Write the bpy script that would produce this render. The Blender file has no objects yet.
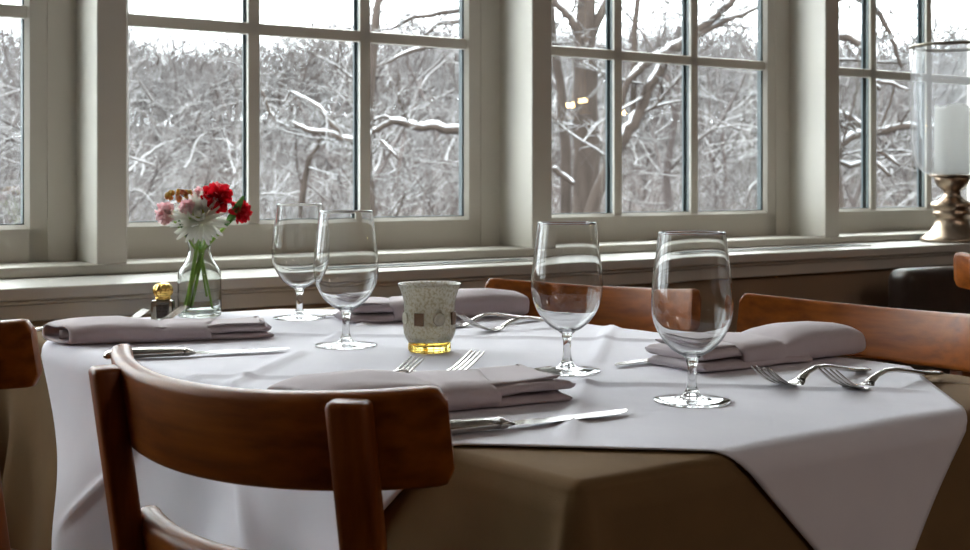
import bpy, math, random
from mathutils import Vector, Matrix, noise
R = math.radians
scene = bpy.context.scene
COL = scene.collection
F, HZ, CXP, CAMZ = 1250.0, 180.0, 485.0, 0.965

def at(px, py, z):
    """point at height z seen at pixel px,py of the 970x550 frame"""
    y = F * (CAMZ - z) / (py - HZ)
    return Vector(((px - CXP) / F * y, y, z))
def atd(px, py, y):
    return Vector(((px - CXP) / F * y, y, CAMZ - (py - HZ) / F * y))

# ------------------------------------------------------------------ mesh builder
class MB:
    def __init__(s): s.v = []; s.f = []; s.m = []
    def add(s, vs, fs, mi=0):
        b = len(s.v); s.v += [tuple(p) for p in vs]
        s.f += [tuple(b + i for i in f) for f in fs]; s.m += [mi] * len(fs)
    def box(s, x0, x1, y0, y1, z0, z1, M=None, mi=0):
        vs = [Vector((x, y, z)) for z in (z0, z1) for y in (y0, y1) for x in (x0, x1)]
        if M: vs = [M(p) if callable(M) else M @ p for p in vs]
        s.add(vs, [(0, 2, 3, 1), (4, 5, 7, 6), (0, 1, 5, 4), (2, 6, 7, 3), (0, 4, 6, 2), (1, 3, 7, 5)], mi)
    def rings(s, rings, closed=True, cap0=True, cap1=True, mi=0):
        n = len(rings[0]); vs = [p for r in rings for p in r]; fs = []
        for i in range(len(rings) - 1):
            for j in range(n if closed else n - 1):
                k = (j + 1) % n
                fs.append((i * n + j, i * n + k, (i + 1) * n + k, (i + 1) * n + j))
        if cap0: fs.append(tuple(reversed(range(n))))
        if cap1: fs.append(tuple((len(rings) - 1) * n + j for j in range(n)))
        s.add(vs, fs, mi)
    def lathe(s, prof, seg=48, c=(0, 0, 0), mi=0, cap0=False, cap1=False):
        rs = [[Vector((c[0] + r * math.cos(2 * math.pi * j / seg), c[1] + r * math.sin(2 * math.pi * j / seg), c[2] + z)) for j in range(seg)] for r, z in prof]
        s.rings(rs, True, cap0, cap1, mi)
    def tube(s, path, rad, seg=6, mi=0, cap=True):
        rs = []; up = Vector((0, 0, 1)); n = len(path)
        for i, p in enumerate(path):
            t = (path[min(i + 1, n - 1)] - path[max(i - 1, 0)])
            if t.length < 1e-9: t = Vector((0, 0, 1))
            t.normalize()
            if i == 0:
                a = t.cross(up)
                if a.length < .05: a = t.cross(Vector((1, 0, 0)))
            else: a = pa - t * pa.dot(t)                # carry the frame along without twisting
            a.normalize(); b = a.cross(t); pa = a
            r = rad[i] if hasattr(rad, '__len__') else rad
            rs.append([p + a * (r * math.cos(2 * math.pi * j / seg)) + b * (r * math.sin(2 * math.pi * j / seg)) for j in range(seg)])
        s.rings(rs, True, cap, cap, mi)
    def sphere(s, c, r, nu=12, nv=8, sc=(1, 1, 1), mi=0):
        rs = []
        for i in range(1, nv):
            a = math.pi * i / nv
            rs.append([Vector((c[0] + sc[0] * r * math.sin(a) * math.cos(2 * math.pi * j / nu), c[1] + sc[1] * r * math.sin(a) * math.sin(2 * math.pi * j / nu), c[2] - sc[2] * r * math.cos(a))) for j in range(nu)])
        s.rings(rs, True, True, True, mi)
    def mesh(s, name, mats, smooth=True):
        me = bpy.data.meshes.new(name)
        me.from_pydata(s.v, [], s.f)
        for m in (mats if isinstance(mats, (list, tuple)) else [mats]): me.materials.append(m)
        if any(s.m): me.polygons.foreach_set('material_index', s.m)
        if smooth: me.polygons.foreach_set('use_smooth', [True] * len(me.polygons))
        me.update(); return me
    def build(s, name, mats, parent=None, smooth=True, bevel=0, subsurf=0, bseg=2, angle=None):
        o = bpy.data.objects.new(name, s.mesh(name, mats, smooth)); COL.objects.link(o)
        if parent: o.parent = parent
        if bevel:
            b = o.modifiers.new('bevel', 'BEVEL'); b.width = bevel; b.segments = bseg; b.limit_method = 'ANGLE'; b.angle_limit = R(35)
            b.harden_normals = True
        if subsurf:
            q = o.modifiers.new('subsurf', 'SUBSURF'); q.levels = q.render_levels = subsurf
        if angle:
            try: o.data.set_sharp_from_angle(angle=R(angle))
            except Exception: pass
        return o

def tag(o, label=None, cat=None, group=None, kind=None):
    if label: o['label'] = label
    if cat: o['category'] = cat
    if group: o['group'] = group
    if kind: o['kind'] = kind
    return o
def empty(name, loc, rz=0, label=None, cat=None, group=None):
    o = bpy.data.objects.new(name, None); COL.objects.link(o)
    o.location = loc; o.rotation_euler = (0, 0, rz); o.empty_display_size = .05
    return tag(o, label, cat, group)
def copy_tree(o, parent=None):
    c = o.copy(); COL.objects.link(c); c.parent = parent
    for ch in list(o.children): copy_tree(ch, c)
    return c

# ------------------------------------------------------------------ materials
def mat(name):
    m = bpy.data.materials.new(name); m.use_nodes = True
    nt = m.node_tree; nt.nodes.clear()
    out = nt.nodes.new('ShaderNodeOutputMaterial')
    return m, nt, out
def N(nt, t, **kw):
    n = nt.nodes.new(t)
    for k, v in kw.items():
        if k.startswith('_'): setattr(n, k[1:], v)
        else: n.inputs[k.replace('__', ' ')].default_value = v
    return n
def L(nt, a, b): nt.links.new(a, b)
def rgb(c): return (c[0], c[1], c[2], 1)
def noise_col(nt, c1, c2, scale=(1, 1, 1), nscale=10, detail=4, lo=.35, hi=.65, coord='Object', extra=None):
    tc = N(nt, 'ShaderNodeTexCoord'); mp = N(nt, 'ShaderNodeMapping'); mp.inputs['Scale'].default_value = scale
    L(nt, tc.outputs[coord], mp.inputs['Vector'])
    no = N(nt, 'ShaderNodeTexNoise', Scale=nscale, Detail=detail); L(nt, mp.outputs[0], no.inputs['Vector'])
    cr = N(nt, 'ShaderNodeValToRGB'); cr.color_ramp.elements[0].position = lo; cr.color_ramp.elements[1].position = hi
    cr.color_ramp.elements[0].color = rgb(c1); cr.color_ramp.elements[1].color = rgb(c2)
    L(nt, no.outputs['Fac'], cr.inputs['Fac'])
    return cr, no, mp
def plain(name, c1, c2=None, rough=.5, scale=(1, 1, 1), nscale=8, bump=0, bscale=200, metal=0, coat=0, sheen=0, spec=.5, trans=0, coord='Object', lo=.35, hi=.65):
    m, nt, out = mat(name)
    p = N(nt, 'ShaderNodeBsdfPrincipled', Roughness=rough, Metallic=metal)
    p.inputs['Specular IOR Level'].default_value = spec
    if coat: p.inputs['Coat Weight'].default_value = coat; p.inputs['Coat Roughness'].default_value = .12
    if sheen: p.inputs['Sheen Weight'].default_value = sheen
    if trans: p.inputs['Transmission Weight'].default_value = trans
    cr, no, mp = noise_col(nt, c1, c2 or [x * .88 for x in c1], scale, nscale, lo=lo, hi=hi, coord=coord)
    L(nt, cr.outputs['Color'], p.inputs['Base Color'])
    if bump:
        n2 = N(nt, 'ShaderNodeTexNoise', Scale=bscale, Detail=3); L(nt, mp.outputs[0], n2.inputs['Vector'])
        b = N(nt, 'ShaderNodeBump', Strength=bump, Distance=.002); L(nt, n2.outputs['Fac'], b.inputs['Height']); L(nt, b.outputs[0], p.inputs['Normal'])
    L(nt, p.outputs[0], out.inputs['Surface'])
    return m
def thin_glass(name, tint=(1, 1, 1), rough=0.0, ior=1.45):
    m, nt, out = mat(name)
    t = N(nt, 'ShaderNodeBsdfTransparent', Color=rgb(tint)); g = N(nt, 'ShaderNodeBsdfGlossy', Roughness=rough)
    fr = N(nt, 'ShaderNodeFresnel', IOR=ior); mx = N(nt, 'ShaderNodeMixShader')
    ge = N(nt, 'ShaderNodeNewGeometry'); mr = N(nt, 'ShaderNodeMapRange'); mr.inputs['To Min'].default_value = ior; mr.inputs['To Max'].default_value = 1 / ior
    L(nt, ge.outputs['Backfacing'], mr.inputs['Value']); L(nt, mr.outputs[0], fr.inputs['IOR'])      # the same reflectance on both faces
    L(nt, fr.outputs[0], mx.inputs[0]); L(nt, t.outputs[0], mx.inputs[1]); L(nt, g.outputs[0], mx.inputs[2]); L(nt, mx.outputs[0], out.inputs['Surface'])
    return m
def glass(name, tint=(1, 1, 1), rough=0.0, ior=1.47):
    m, nt, out = mat(name)
    g = N(nt, 'ShaderNodeBsdfGlass', Color=rgb(tint), Roughness=rough, IOR=ior)
    L(nt, g.outputs[0], out.inputs['Surface']); return m
def emit(name, col, s):
    m, nt, out = mat(name); e = N(nt, 'ShaderNodeEmission', Color=rgb(col), Strength=s); L(nt, e.outputs[0], out.inputs['Surface']); return m
def wood(name, dark, light, axis_scale=(3, 26, 26), rough=.42):
    m, nt, out = mat(name)
    p = N(nt, 'ShaderNodeBsdfPrincipled', Roughness=rough); p.inputs['Coat Weight'].default_value = .06; p.inputs['Coat Roughness'].default_value = .25; p.inputs['Specular IOR Level'].default_value = .22
    cr, no, mp = noise_col(nt, dark, light, axis_scale, 3.0, 6, .3, .7)
    n2 = N(nt, 'ShaderNodeTexNoise', Scale=2.0, Detail=2); L(nt, mp.outputs[0], n2.inputs['Vector'])
    L(nt, cr.outputs['Color'], p.inputs['Base Color'])
    b = N(nt, 'ShaderNodeBump', Strength=.08, Distance=.002); L(nt, no.outputs['Fac'], b.inputs['Height']); L(nt, b.outputs[0], p.inputs['Normal'])
    L(nt, p.outputs[0], out.inputs['Surface']); return m
def cloth(name, c, c2, weave=900, bump=.12, rough=.85, wr=0.0, sheen=.15):
    m, nt, out = mat(name)
    p = N(nt, 'ShaderNodeBsdfPrincipled', Roughness=rough); p.inputs['Sheen Weight'].default_value = sheen; p.inputs['Specular IOR Level'].default_value = .25
    cr, no, mp = noise_col(nt, c, c2, (1, 1, 1), 14, 5, .3, .7)
    L(nt, cr.outputs['Color'], p.inputs['Base Color'])
    w = N(nt, 'ShaderNodeTexNoise', Scale=weave, Detail=2); L(nt, mp.outputs[0], w.inputs['Vector'])
    b = N(nt, 'ShaderNodeBump', Strength=bump, Distance=.0006); L(nt, w.outputs['Fac'], b.inputs['Height'])
    if wr:
        w2 = N(nt, 'ShaderNodeTexNoise', Scale=9, Detail=4); L(nt, mp.outputs[0], w2.inputs['Vector'])
        b2 = N(nt, 'ShaderNodeBump', Strength=wr, Distance=.02); L(nt, w2.outputs['Fac'], b2.inputs['Height']); L(nt, b2.outputs[0], b.inputs['Normal'])
    L(nt, b.outputs[0], p.inputs['Normal']); L(nt, p.outputs[0], out.inputs['Surface']); return m
def snowy(name, c1, c2, nscale, lo=.25, hi=.6, snow=(.86, .87, .9)):
    """bark with snow lying on whatever faces up"""
    m, nt, out = mat(name)
    p = N(nt, 'ShaderNodeBsdfPrincipled', Roughness=.9); p.inputs['Specular IOR Level'].default_value = .1
    cr, no, mp = noise_col(nt, c1, c2, (1, 1, .3), nscale, 4, .3, .7)
    ge = N(nt, 'ShaderNodeNewGeometry'); sx = N(nt, 'ShaderNodeSeparateXYZ'); L(nt, ge.outputs['Normal'], sx.inputs[0])
    n2 = N(nt, 'ShaderNodeTexNoise', Scale=nscale * .35, Detail=3)
    tc = N(nt, 'ShaderNodeTexCoord'); L(nt, tc.outputs['Object'], n2.inputs['Vector'])
    ad = N(nt, 'ShaderNodeMath', _operation='MULTIPLY_ADD'); ad.inputs[1].default_value = .9; L(nt, n2.outputs['Fac'], ad.inputs[0]); ad.inputs[2].default_value = -.45
    a2 = N(nt, 'ShaderNodeMath', _operation='ADD'); L(nt, sx.outputs['Z'], a2.inputs[0]); L(nt, ad.outputs[0], a2.inputs[1])
    mr = N(nt, 'ShaderNodeMapRange'); mr.inputs['From Min'].default_value = lo; mr.inputs['From Max'].default_value = hi; L(nt, a2.outputs[0], mr.inputs['Value'])
    mx = N(nt, 'ShaderNodeMix', _data_type='RGBA'); L(nt, mr.outputs[0], mx.inputs[0]); L(nt, cr.outputs['Color'], mx.inputs[6]); mx.inputs[7].default_value = rgb(snow)
    L(nt, mx.outputs[2], p.inputs['Base Color']); L(nt, p.outputs[0], out.inputs['Surface']); return m

M = {}
M['paint'] = plain('white_painted_wood', (.62, .595, .535), (.585, .56, .50), .42, nscale=3, spec=.4)
M['sill'] = plain('sill_paint', (.66, .64, .60), (.62, .60, .56), .33, nscale=3, spec=.5)
M['spacer'] = plain('window_spacer', (.036, .054, .060), (.042, .060, .066), .6)
M['wallbrown'] = plain('tan_wall_paint', (.34, .24, .16), (.31, .22, .145), .7, nscale=4)
M['wallcream'] = plain('cream_wall_paint', (.20, .16, .12), (.18, .14, .10), .8, nscale=2)
M['ceiling'] = plain('ceiling_paint', (.42, .40, .37), (.40, .38, .35), .9, nscale=2)
M['floor'] = wood('floor_boards', (.05, .025, .014), (.10, .05, .026), (8, 1, 1), .4)
M['pane'] = thin_glass('window_glass', (.97, .985, .98))
M['chimney'] = thin_glass('chimney_glass', (.975, .98, .985), 0, 1.38)
def dusty(m, fac):
    nt = m.node_tree; out = [n for n in nt.nodes if n.type == 'OUTPUT_MATERIAL'][0]; src = out.inputs['Surface'].links[0].from_socket
    t = N(nt, 'ShaderNodeBsdfTranslucent', Color=(.9, .9, .93, 1)); mx = N(nt, 'ShaderNodeMixShader', Fac=fac)
    L(nt, src, mx.inputs[1]); L(nt, t.outputs[0], mx.inputs[2]); L(nt, mx.outputs[0], out.inputs['Surface'])
dusty(M['chimney'], .06)
M['crystal'] = glass('clear_crystal', (.992, .996, .996))
M['vaseglass'] = glass('vase_glass', (.97, .985, .975))
M['wood'] = wood('chair_wood', (.15, .034, .003), (.29, .080, .007))
M['woodpost'] = wood('chair_wood_upright', (.12, .025, .0025), (.22, .055, .005), (26, 26, 3))
M['brown'] = cloth('olive_brown_cloth', (.190, .112, .048), (.160, .094, .040), 700, .15, .9, .05, 0.0)
M['white'] = cloth('white_linen', (.80, .78, .85), (.76, .74, .82), 900, .12, .85, .10)
M['napkin'] = cloth('mauve_grey_napkin', (.57, .50, .525), (.52, .45, .475), 700, .2, .85, .08)
M['steel'] = plain('polished_steel', (.62, .60, .57), (.55, .53, .50), .17, metal=1, nscale=20)
M['pewter'] = plain('worn_pewter', (.50, .40, .31), (.34, .26, .19), .28, metal=1, nscale=18, bump=.15, bscale=40)
M['rimband'] = plain('dark_rim_band', (.20, .17, .13), (.14, .12, .09), .3, metal=.6)
M['wax'] = plain('white_wax', (.80, .79, .76), (.76, .75, .72), .5, nscale=6)
M['gold'] = plain('gold_metal', (.83, .55, .16), (.70, .42, .10), .22, metal=1, nscale=30)
M['pepper'] = plain('ground_pepper', (.06, .045, .04), (.13, .10, .085), .9, nscale=400)
M['petal_w'] = plain('white_petal', (.84, .83, .76), (.80, .79, .68), .6, nscale=20)
M['petal_y'] = plain('yellow_green_centre', (.62, .60, .12), (.48, .52, .10), .6, nscale=60)
M['petal_r'] = plain('red_petal', (.62, .008, .02), (.42, .004, .014), .5, nscale=60)
M['petal_p'] = plain('pink_petal', (.80, .42, .46), (.78, .58, .58), .6, nscale=50)
M['berry'] = plain('gold_bud', (.42, .26, .03), (.36, .07, .03), .5, nscale=50)
M['stem'] = plain('green_stem', (.14, .27, .035), (.22, .36, .06), .45, nscale=40)
M['leaf'] = plain('green_leaf', (.045, .13, .02), (.07, .18, .035), .45, nscale=30)
M['snow'] = plain('snow', (.86, .87, .90), (.80, .82, .86), .9, nscale=.4, spec=.1)
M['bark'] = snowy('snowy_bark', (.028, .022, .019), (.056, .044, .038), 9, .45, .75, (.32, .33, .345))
M['barkfar'] = snowy('hazed_snowy_bark', (.044, .036, .034), (.076, .064, .062), 3, .32, .8, (.25, .255, .265))  # bark made paler than near trees to imitate distance haze; snow on upper sides
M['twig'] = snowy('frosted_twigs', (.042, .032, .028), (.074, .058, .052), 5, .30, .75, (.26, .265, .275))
M['limbsnow'] = plain('limb_snow', (.48, .49, .51), (.40, .41, .43), .9, nscale=4, spec=.1)
M['darkleather'] = plain('dark_leather', (.035, .022, .018), (.05, .034, .027), .38, nscale=20, bump=.1)
M['bulb'] = emit('warm_bulb', (1.0, .62, .25), 55)
M['brass'] = plain('lamp_brass', (.55, .36, .14), (.45, .28, .10), .3, metal=1)

def translucent(name, c1, c2, mixf=.45, nscale=30):
    m, nt, out = mat(name)
    p = N(nt, 'ShaderNodeBsdfPrincipled', Roughness=.55); t = N(nt, 'ShaderNodeBsdfTranslucent'); mx = N(nt, 'ShaderNodeMixShader', Fac=mixf)
    cr, no, mp = noise_col(nt, c1, c2, (1, 1, 1), nscale, 3)
    L(nt, cr.outputs['Color'], p.inputs['Base Color']); L(nt, cr.outputs['Color'], t.inputs['Color'])
    L(nt, p.outputs[0], mx.inputs[1]); L(nt, t.outputs[0], mx.inputs[2]); L(nt, mx.outputs[0], out.inputs['Surface']); return m
M['petal_w'] = translucent('white_petal', (.92, .92, .86), (.86, .86, .78)); M['petal_r'] = translucent('red_petal', (.80, .012, .03), (.60, .006, .018), .4)
M['petal_p'] = translucent('pink_petal', (.92, .55, .60), (.90, .70, .70)); M['petal_y'] = translucent('yellow_green_centre', (.72, .70, .16), (.58, .62, .14), .3)
M['stem'] = translucent('green_stem', (.24, .42, .05), (.32, .50, .09), .35); M['leaf'] = translucent('green_leaf', (.06, .17, .03), (.09, .22, .05), .3)
M['berry'] = translucent('gold_bud', (.68, .48, .06), (.50, .12, .04), .35, 50); M['wax'] = translucent('white_wax', (.94, .94, .92), (.92, .92, .90), .62, 6)
# mercury glass of the votive
def mercury():
    m, nt, out = mat('mercury_glass')
    p = N(nt, 'ShaderNodeBsdfPrincipled', Roughness=.30, IOR=1.4); p.inputs['Transmission Weight'].default_value = .78
    cr, no, mp = noise_col(nt, (.56, .48, .30), (.97, .95, .86), (1, 1, 1), 330, 5, .36, .56)
    L(nt, cr.outputs['Color'], p.inputs['Base Color'])
    b = N(nt, 'ShaderNodeBump', Strength=.35, Distance=.001); L(nt, no.outputs['Fac'], b.inputs['Height']); L(nt, b.outputs[0], p.inputs['Normal'])
    L(nt, p.outputs[0], out.inputs['Surface']); return m
M['mercury'] = mercury()
M['amber'] = glass('amber_glass', (.97, .84, .42), .02, 1.45)
M['tile'] = plain('brown_mosaic_tile', (.13, .07, .035), (.20, .11, .05), .3, nscale=80)
M['tilepale'] = plain('pale_mosaic_disc', (.62, .58, .46), (.50, .46, .36), .35, nscale=200)

# ------------------------------------------------------------------ the window wall frame of reference
WB = Vector((-.697, 2.05, 0)); WD = Vector((.828, .561, 0)).normalized(); WN = Vector((-.561, .828, 0)).normalized()
def W(p):
    """(t along the wall, depth outward from the sill's front edge, z) -> world"""
    return WB + WD * p[0] + WN * p[1] + Vector((0, 0, p[2]))
SILL = .791
PITCH = .9862; POST0 = .1495; PW = .057
T0, T1 = -3.30, 5.60      # room extent along the wall
ROOMD = -6.4
POSTF, SASH = .20, .33
WTOP = 2.12; CEIL = 2.62

def wbox(mb, t0, t1, d0, d1, z0, z1, mi=0): mb.box(t0, t1, d0, d1, z0, z1, M=W, mi=mi)

# room shell
b = MB(); wbox(b, T0 - .15, T1 + .15, ROOMD - .15, .45, -.10, 0); tag(b.build('floor', M['floor'], smooth=False), kind='structure')
b = MB(); wbox(b, T0 - .15, T1 + .15, ROOMD - .15, .45, CEIL, CEIL + .1); tag(b.build('ceiling', M['ceiling'], smooth=False), kind='structure')
b = MB(); wbox(b, T0, T1, .045, .45, 0, SILL - .03); tag(b.build('wall_back', M['wallbrown'], smooth=False), kind='structure')
b = MB(); wbox(b, T0, T1, POSTF, .45, WTOP, CEIL); tag(b.build('wall_back_header', M['wallcream'], smooth=False), kind='structure')
b = MB(); wbox(b, T0 - .15, T0, ROOMD, .45, 0, CEIL); tag(b.build('wall_left', M['wallcream'], smooth=False), kind='structure')
b = MB(); wbox(b, T1, T1 + .15, ROOMD, .45, 0, CEIL); tag(b.build('wall_right', M['wallcream'], smooth=False), kind='structure')
b = MB(); wbox(b, T0, T1, ROOMD - .15, ROOMD, 0, CEIL); tag(b.build('wall_front', M['wallcream'], smooth=False), kind='structure')
# sill: stool with apron, and the raised strip at the feet of the posts
b = MB(); wbox(b, T0, T1, 0, .45, SILL - .022, SILL); o = b.build('trim_1', M['sill'], smooth=False, bevel=.004); tag(o, 'long pale window sill', 'window sill', kind='structure')
b = MB(); wbox(b, T0, T1, .022, .05, SILL - .058, SILL - .022); wbox(b, T0, T1, .012, .05, SILL - .030, SILL - .022); tag(b.build('trim_2', M['sill'], smooth=False, bevel=.003), kind='structure')
b = MB(); wbox(b, T0, T1, POSTF - .004, SASH + .02, SILL, SILL + .020); tag(b.build('trim_3', M['paint'], smooth=False, bevel=.004), kind='structure')
# a flat bead just behind, where the lower sash rail meets the strip
# posts
k0, k1 = -3, 5
for i, k in enumerate(range(k0, k1 + 1)):
    t = POST0 + PITCH * k
    b = MB(); wbox(b, t - PW / 2, t + PW / 2, POSTF, .45, SILL + .018, WTOP)
    tag(b.build('trim_%d' % (4 + i), M['paint'], smooth=False, bevel=.004), kind='structure')

GB = .881                   # bottom of the glass
GL = SASH + .010            # depth of the panes
MUH = .386                  # pane height
def make_window(k, idx):
    tl = POST0 + PITCH * k + PW / 2; tr = POST0 + PITCH * (k + 1) - PW / 2
    gl, gr = tl + .048, tr - .094
    zs = [GB]
    for j in range(3): zs.append(zs[-1] + MUH + .026)
    gt = zs[-1] - .026
    f = MB()
    # jamb liner, rails and stiles (a step between jamb and stile)
    wbox(f, tl, gl - .030, SASH - .0015, .385, SILL + .018, WTOP)
    wbox(f, gr + .040, tr, SASH - .0015, .385, SILL + .018, WTOP)
    wbox(f, gl - .030, gl - .008, SASH, GL + .006, SILL + .018, WTOP); wbox(f, gr + .008, gr + .040, SASH, GL + .006, SILL + .018, WTOP)
    wbox(f, gl - .030, gr + .040, SASH, GL + .006, SILL + .018, GB - .008); wbox(f, gl - .030, gr + .040, SASH, GL + .006, gt + .008, WTOP)
    # putty bevels round the opening and muntins with bevelled sides
    def bev(t0, t1, z0, z1, w):
        p = [(t0, SASH, z0), (t1, SASH, z0), (t1, SASH, z1), (t0, SASH, z1)]
        q = [(t0 + w, GL, z0 + w), (t1 - w, GL, z0 + w), (t1 - w, GL, z1 - w), (t0 + w, GL, z1 - w)]
        f.add([W(x) for x in p + q], [(0, 1, 5, 4), (1, 2, 6, 5), (2, 3, 7, 6), (3, 0, 4, 7)])
    bev(gl - .008, gr + .008, GB - .008, gt + .008, .008)
    pw = (gr - gl) / 3
    def prism_v(t):
        a = .0125; c = .0140
        p = [(t - a, GL - .005), (t + a, GL - .005), (t + c, GL), (t - c, GL)]
        f.rings([[W((x, d, z)) for x, d in p] for z in (GB - .006, gt + .006)])
    def prism_h(z):
        a = .0110; c = .0130
        p = [(GL - .005, z - a), (GL - .005, z + a), (GL, z + c), (GL, z - c)]
        f.rings([[W((t, d, zz)) for d, zz in p] for t in (gl - .006, gr + .006)])
    for j in (1, 2): prism_v(gl + pw * j); prism_h(zs[j] - .013)
    w = f.build('window_%d' % idx, M['paint'], smooth=False); tag(w, kind='structure')
    g = MB(); wbox(g, gl - .004, gr + .004, GL + .001, GL + .005, GB - .004, gt + .004)
    wbox(g, gl - .004, gr + .004, GL + .021, GL + .025, GB - .004, gt + .004); g.build('pane', M['pane'], w, smooth=False)
    s = MB()                # dark spacer bars between the two sheets and the outside bars
    for j in (1, 2):
        t = gl + pw * j; wbox(s, t - .009, t + .009, GL + .006, GL + .014, GB, gt)
        z = zs[j] - .013; wbox(s, gl, gr, GL + .006, GL + .014, z - .008, z + .008)
    for t in (gl - .005, gr + .005): wbox(s, t - .006, t + .006, GL + .006, GL + .020, GB - .006, gt + .006)
    wbox(s, gl, gr, GL + .006, GL + .020, gt - .006, gt + .008); wbox(s, gl, gr, GL + .006, GL + .020, GB - .010, GB + .002)
    s.build('spacer_bar', M['spacer'], w, smooth=False)
    for j in (1, 2):
        pass
    e = MB()
    for j in (1, 2):
        t = gl + pw * j; wbox(e, t - .011, t + .011, GL + .026, GL + .031, GB, gt)
        z = zs[j] - .013; wbox(e, gl, gr, GL + .026, GL + .040, z - .007, z + .007)
    e.build('outer_bar', M['spacer'], w, smooth=False)
for i, k in enumerate(range(k0, k1)): make_window(k, i + 1)
for i, (ta, tb) in enumerate(((T0, POST0 + PITCH * k0 - PW / 2), (POST0 + PITCH * k1 + PW / 2, T1))):
    b = MB(); wbox(b, ta, tb, POSTF, .45, SILL, WTOP); tag(b.build('wall_back_end', M['wallcream'], smooth=False), kind='structure')
# slot vents let into the sill
def vent(t0, t1, d0, label):
    r = empty('sill_vent', W(((t0 + t1) / 2, d0, SILL)), math.atan2(WD.y, WD.x), label, 'vent', 'slot vents in the window sill')
    h = (t1 - t0) / 2
    f = MB(); f.box(-h, h, 0, .05, 0.0002, .0028); f.build('grille', M['sill'], r, smooth=False, bevel=.001)
    s = MB()
    for d in (.008, .023, .038): s.box(-h + .015, h - .015, d, d + .006, .0029, .0034)
    s.build('slot', M['spacer'], r, smooth=False)
vent(.44, 1.02, .07, 'narrow slotted vent in the sill behind the flower vase and the left goblets')
vent(1.42, 2.12, .07, 'narrow slotted vent in the sill just left of the hurricane lamp')

# ------------------------------------------------------------------ table linen
C1 = Vector((.066, .893)); C2 = Vector((.620, 1.2886)); C4 = Vector((-.726, 1.821)); C3 = Vector((-.131, 2.235))
TU, TV = .681, 1.22
TZ = .748
def quad(u, v):
    s, t = u / TU, v / TV
    return C1 * (1 - s) * (1 - t) + C2 * s * (1 - t) + C4 * (1 - s) * t + C3 * s * t
def outn(a, b):
    d = (b - a).normalized(); n = Vector((d.y, -d.x))
    c = (C1 + C2 + C3 + C4) / 4
    return n if n.dot(a - c) > 0 else -n
E_near = outn(C1, C4); E_right = outn(C1, C2); E_far = outn(C2, C3); E_back = outn(C3, C4)
def sstep(a, b, x):
    t = max(0, min(1, (x - a) / (b - a))); return t * t * (3 - 2 * t)

def brown_off(a, c, dd):
    g = sstep(0, .35, dd)
    rip = math.sin(a * 21 + 1.2) * .5 + math.sin(a * 37 + .4) * .35 + math.sin(a * 11 + 2) * .4
    cw = math.exp(-(c / .015) ** 2); gw = math.exp(-((c - .085) / .045) ** 2)
    return .003 + .05 * dd + .022 * g * (1 + rip) * sstep(.03, .16, c) + cw * .19 * dd - gw * .055 * g
LR, LF, LB, LN = (C2 - C1).length, (C3 - C2).length, (C4 - C3).length, (C1 - C4).length
def tablecloth_mesh():
    cs = [C1, C2, C3, C4]; ns = [E_right, E_far, E_back, E_near]
    per = []      # perimeter points: pos, outward normal, corner weight, arc
    rc = .0135; arc = 0
    for i in range(4):
        a, c = cs[i], cs[(i + 1) % 4]; n = ns[i]; d = (c - a).normalized(); Ln = (c - a).length
        m = int(Ln / .012)
        for j in range(m + 1):
            x = rc + (Ln - 2 * rc) * j / m
            per.append((a + d * x, n.copy(), min(x, Ln - x), arc + x))
        n2 = ns[(i + 1) % 4]; ctr = c - n * rc - n2 * rc
        ctr = c - (n + n2) * rc / (1 + n.dot(n2))
        for j in range(1, 7):
            q = (n * (1 - j / 7) + n2 * (j / 7)).normalized(); per.append((ctr + q * rc, q, 0.0, arc + Ln))
        arc += Ln
    er = .0115
    rings = []
    cen = (C1 + C2 + C3 + C4) / 4
    def z_at(p): return 0
    for s in (0.0, .3, .6, .85, .95): rings.append([Vector((*(cen + (p - n * er - cen) * s), TZ)) for p, n, c, a in per])
    for j in range(0, 6):
        an = j / 5 * math.pi / 2; o = er * math.sin(an) - er; dz = er * (1 - math.cos(an))
        rings.append([Vector((*(p + n * o), TZ - dz)) for p, n, c, a in per])
    for dd in (.006, .015, .03, .045, .06, .08, .10, .125, .15, .175, .20, .225, .245, .258):
        rg = []
        for p, n, c, a in per:
            off = brown_off(a, c, dd)
            rg.append(Vector((*(p + n * off), TZ - er - dd)))
        rings.append(rg)
    b = MB(); b.rings(rings, True, True, False)
    return b
o = tablecloth_mesh().build('tablecloth', M['brown']); tag(o, 'olive brown tablecloth under the white overlay, its corner hanging at the front', 'tablecloth')

def table():
    c = (C1 + C2 + C3 + C4) / 4; r = empty('dining_table', (c.x, c.y, 0), 0, 'rectangular dining table under the brown and white cloths', 'table')
    b = MB(); q = [(p - c) * .975 for p in (C1, C2, C3, C4)]
    b.rings([[Vector((p.x, p.y, z)) for p in q] for z in (.712, TZ - .003)]); b.build('tabletop', M['woodpost'], r, smooth=False, bevel=.003)
    for f in (-.28, .28):
        d = (C4 - C1).normalized() * f
        b = MB(); b.lathe([(.0002, 0), (.20, 0), (.205, .012), (.19, .03), (.06, .05), (.04, .07), (.036, .60), (.05, .69), (.14, .70), (.14, .712), (.0002, .712)], 32, (d.x, d.y, 0)); b.build('pedestal', M['rimband'], r, angle=40)
table()
OS, OU, OV = 1.043, .316, .583
CONTACT = [(at(px, py, .752), r) for px, py, r in ((299.5, 318.2, .05), (346, 345.8, .05), (567, 371.3, .05), (692, 401.3, .05), (429.5, 351.3, .04), (199.5, 315.8, .045), (163, 320.5, .03))]
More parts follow.
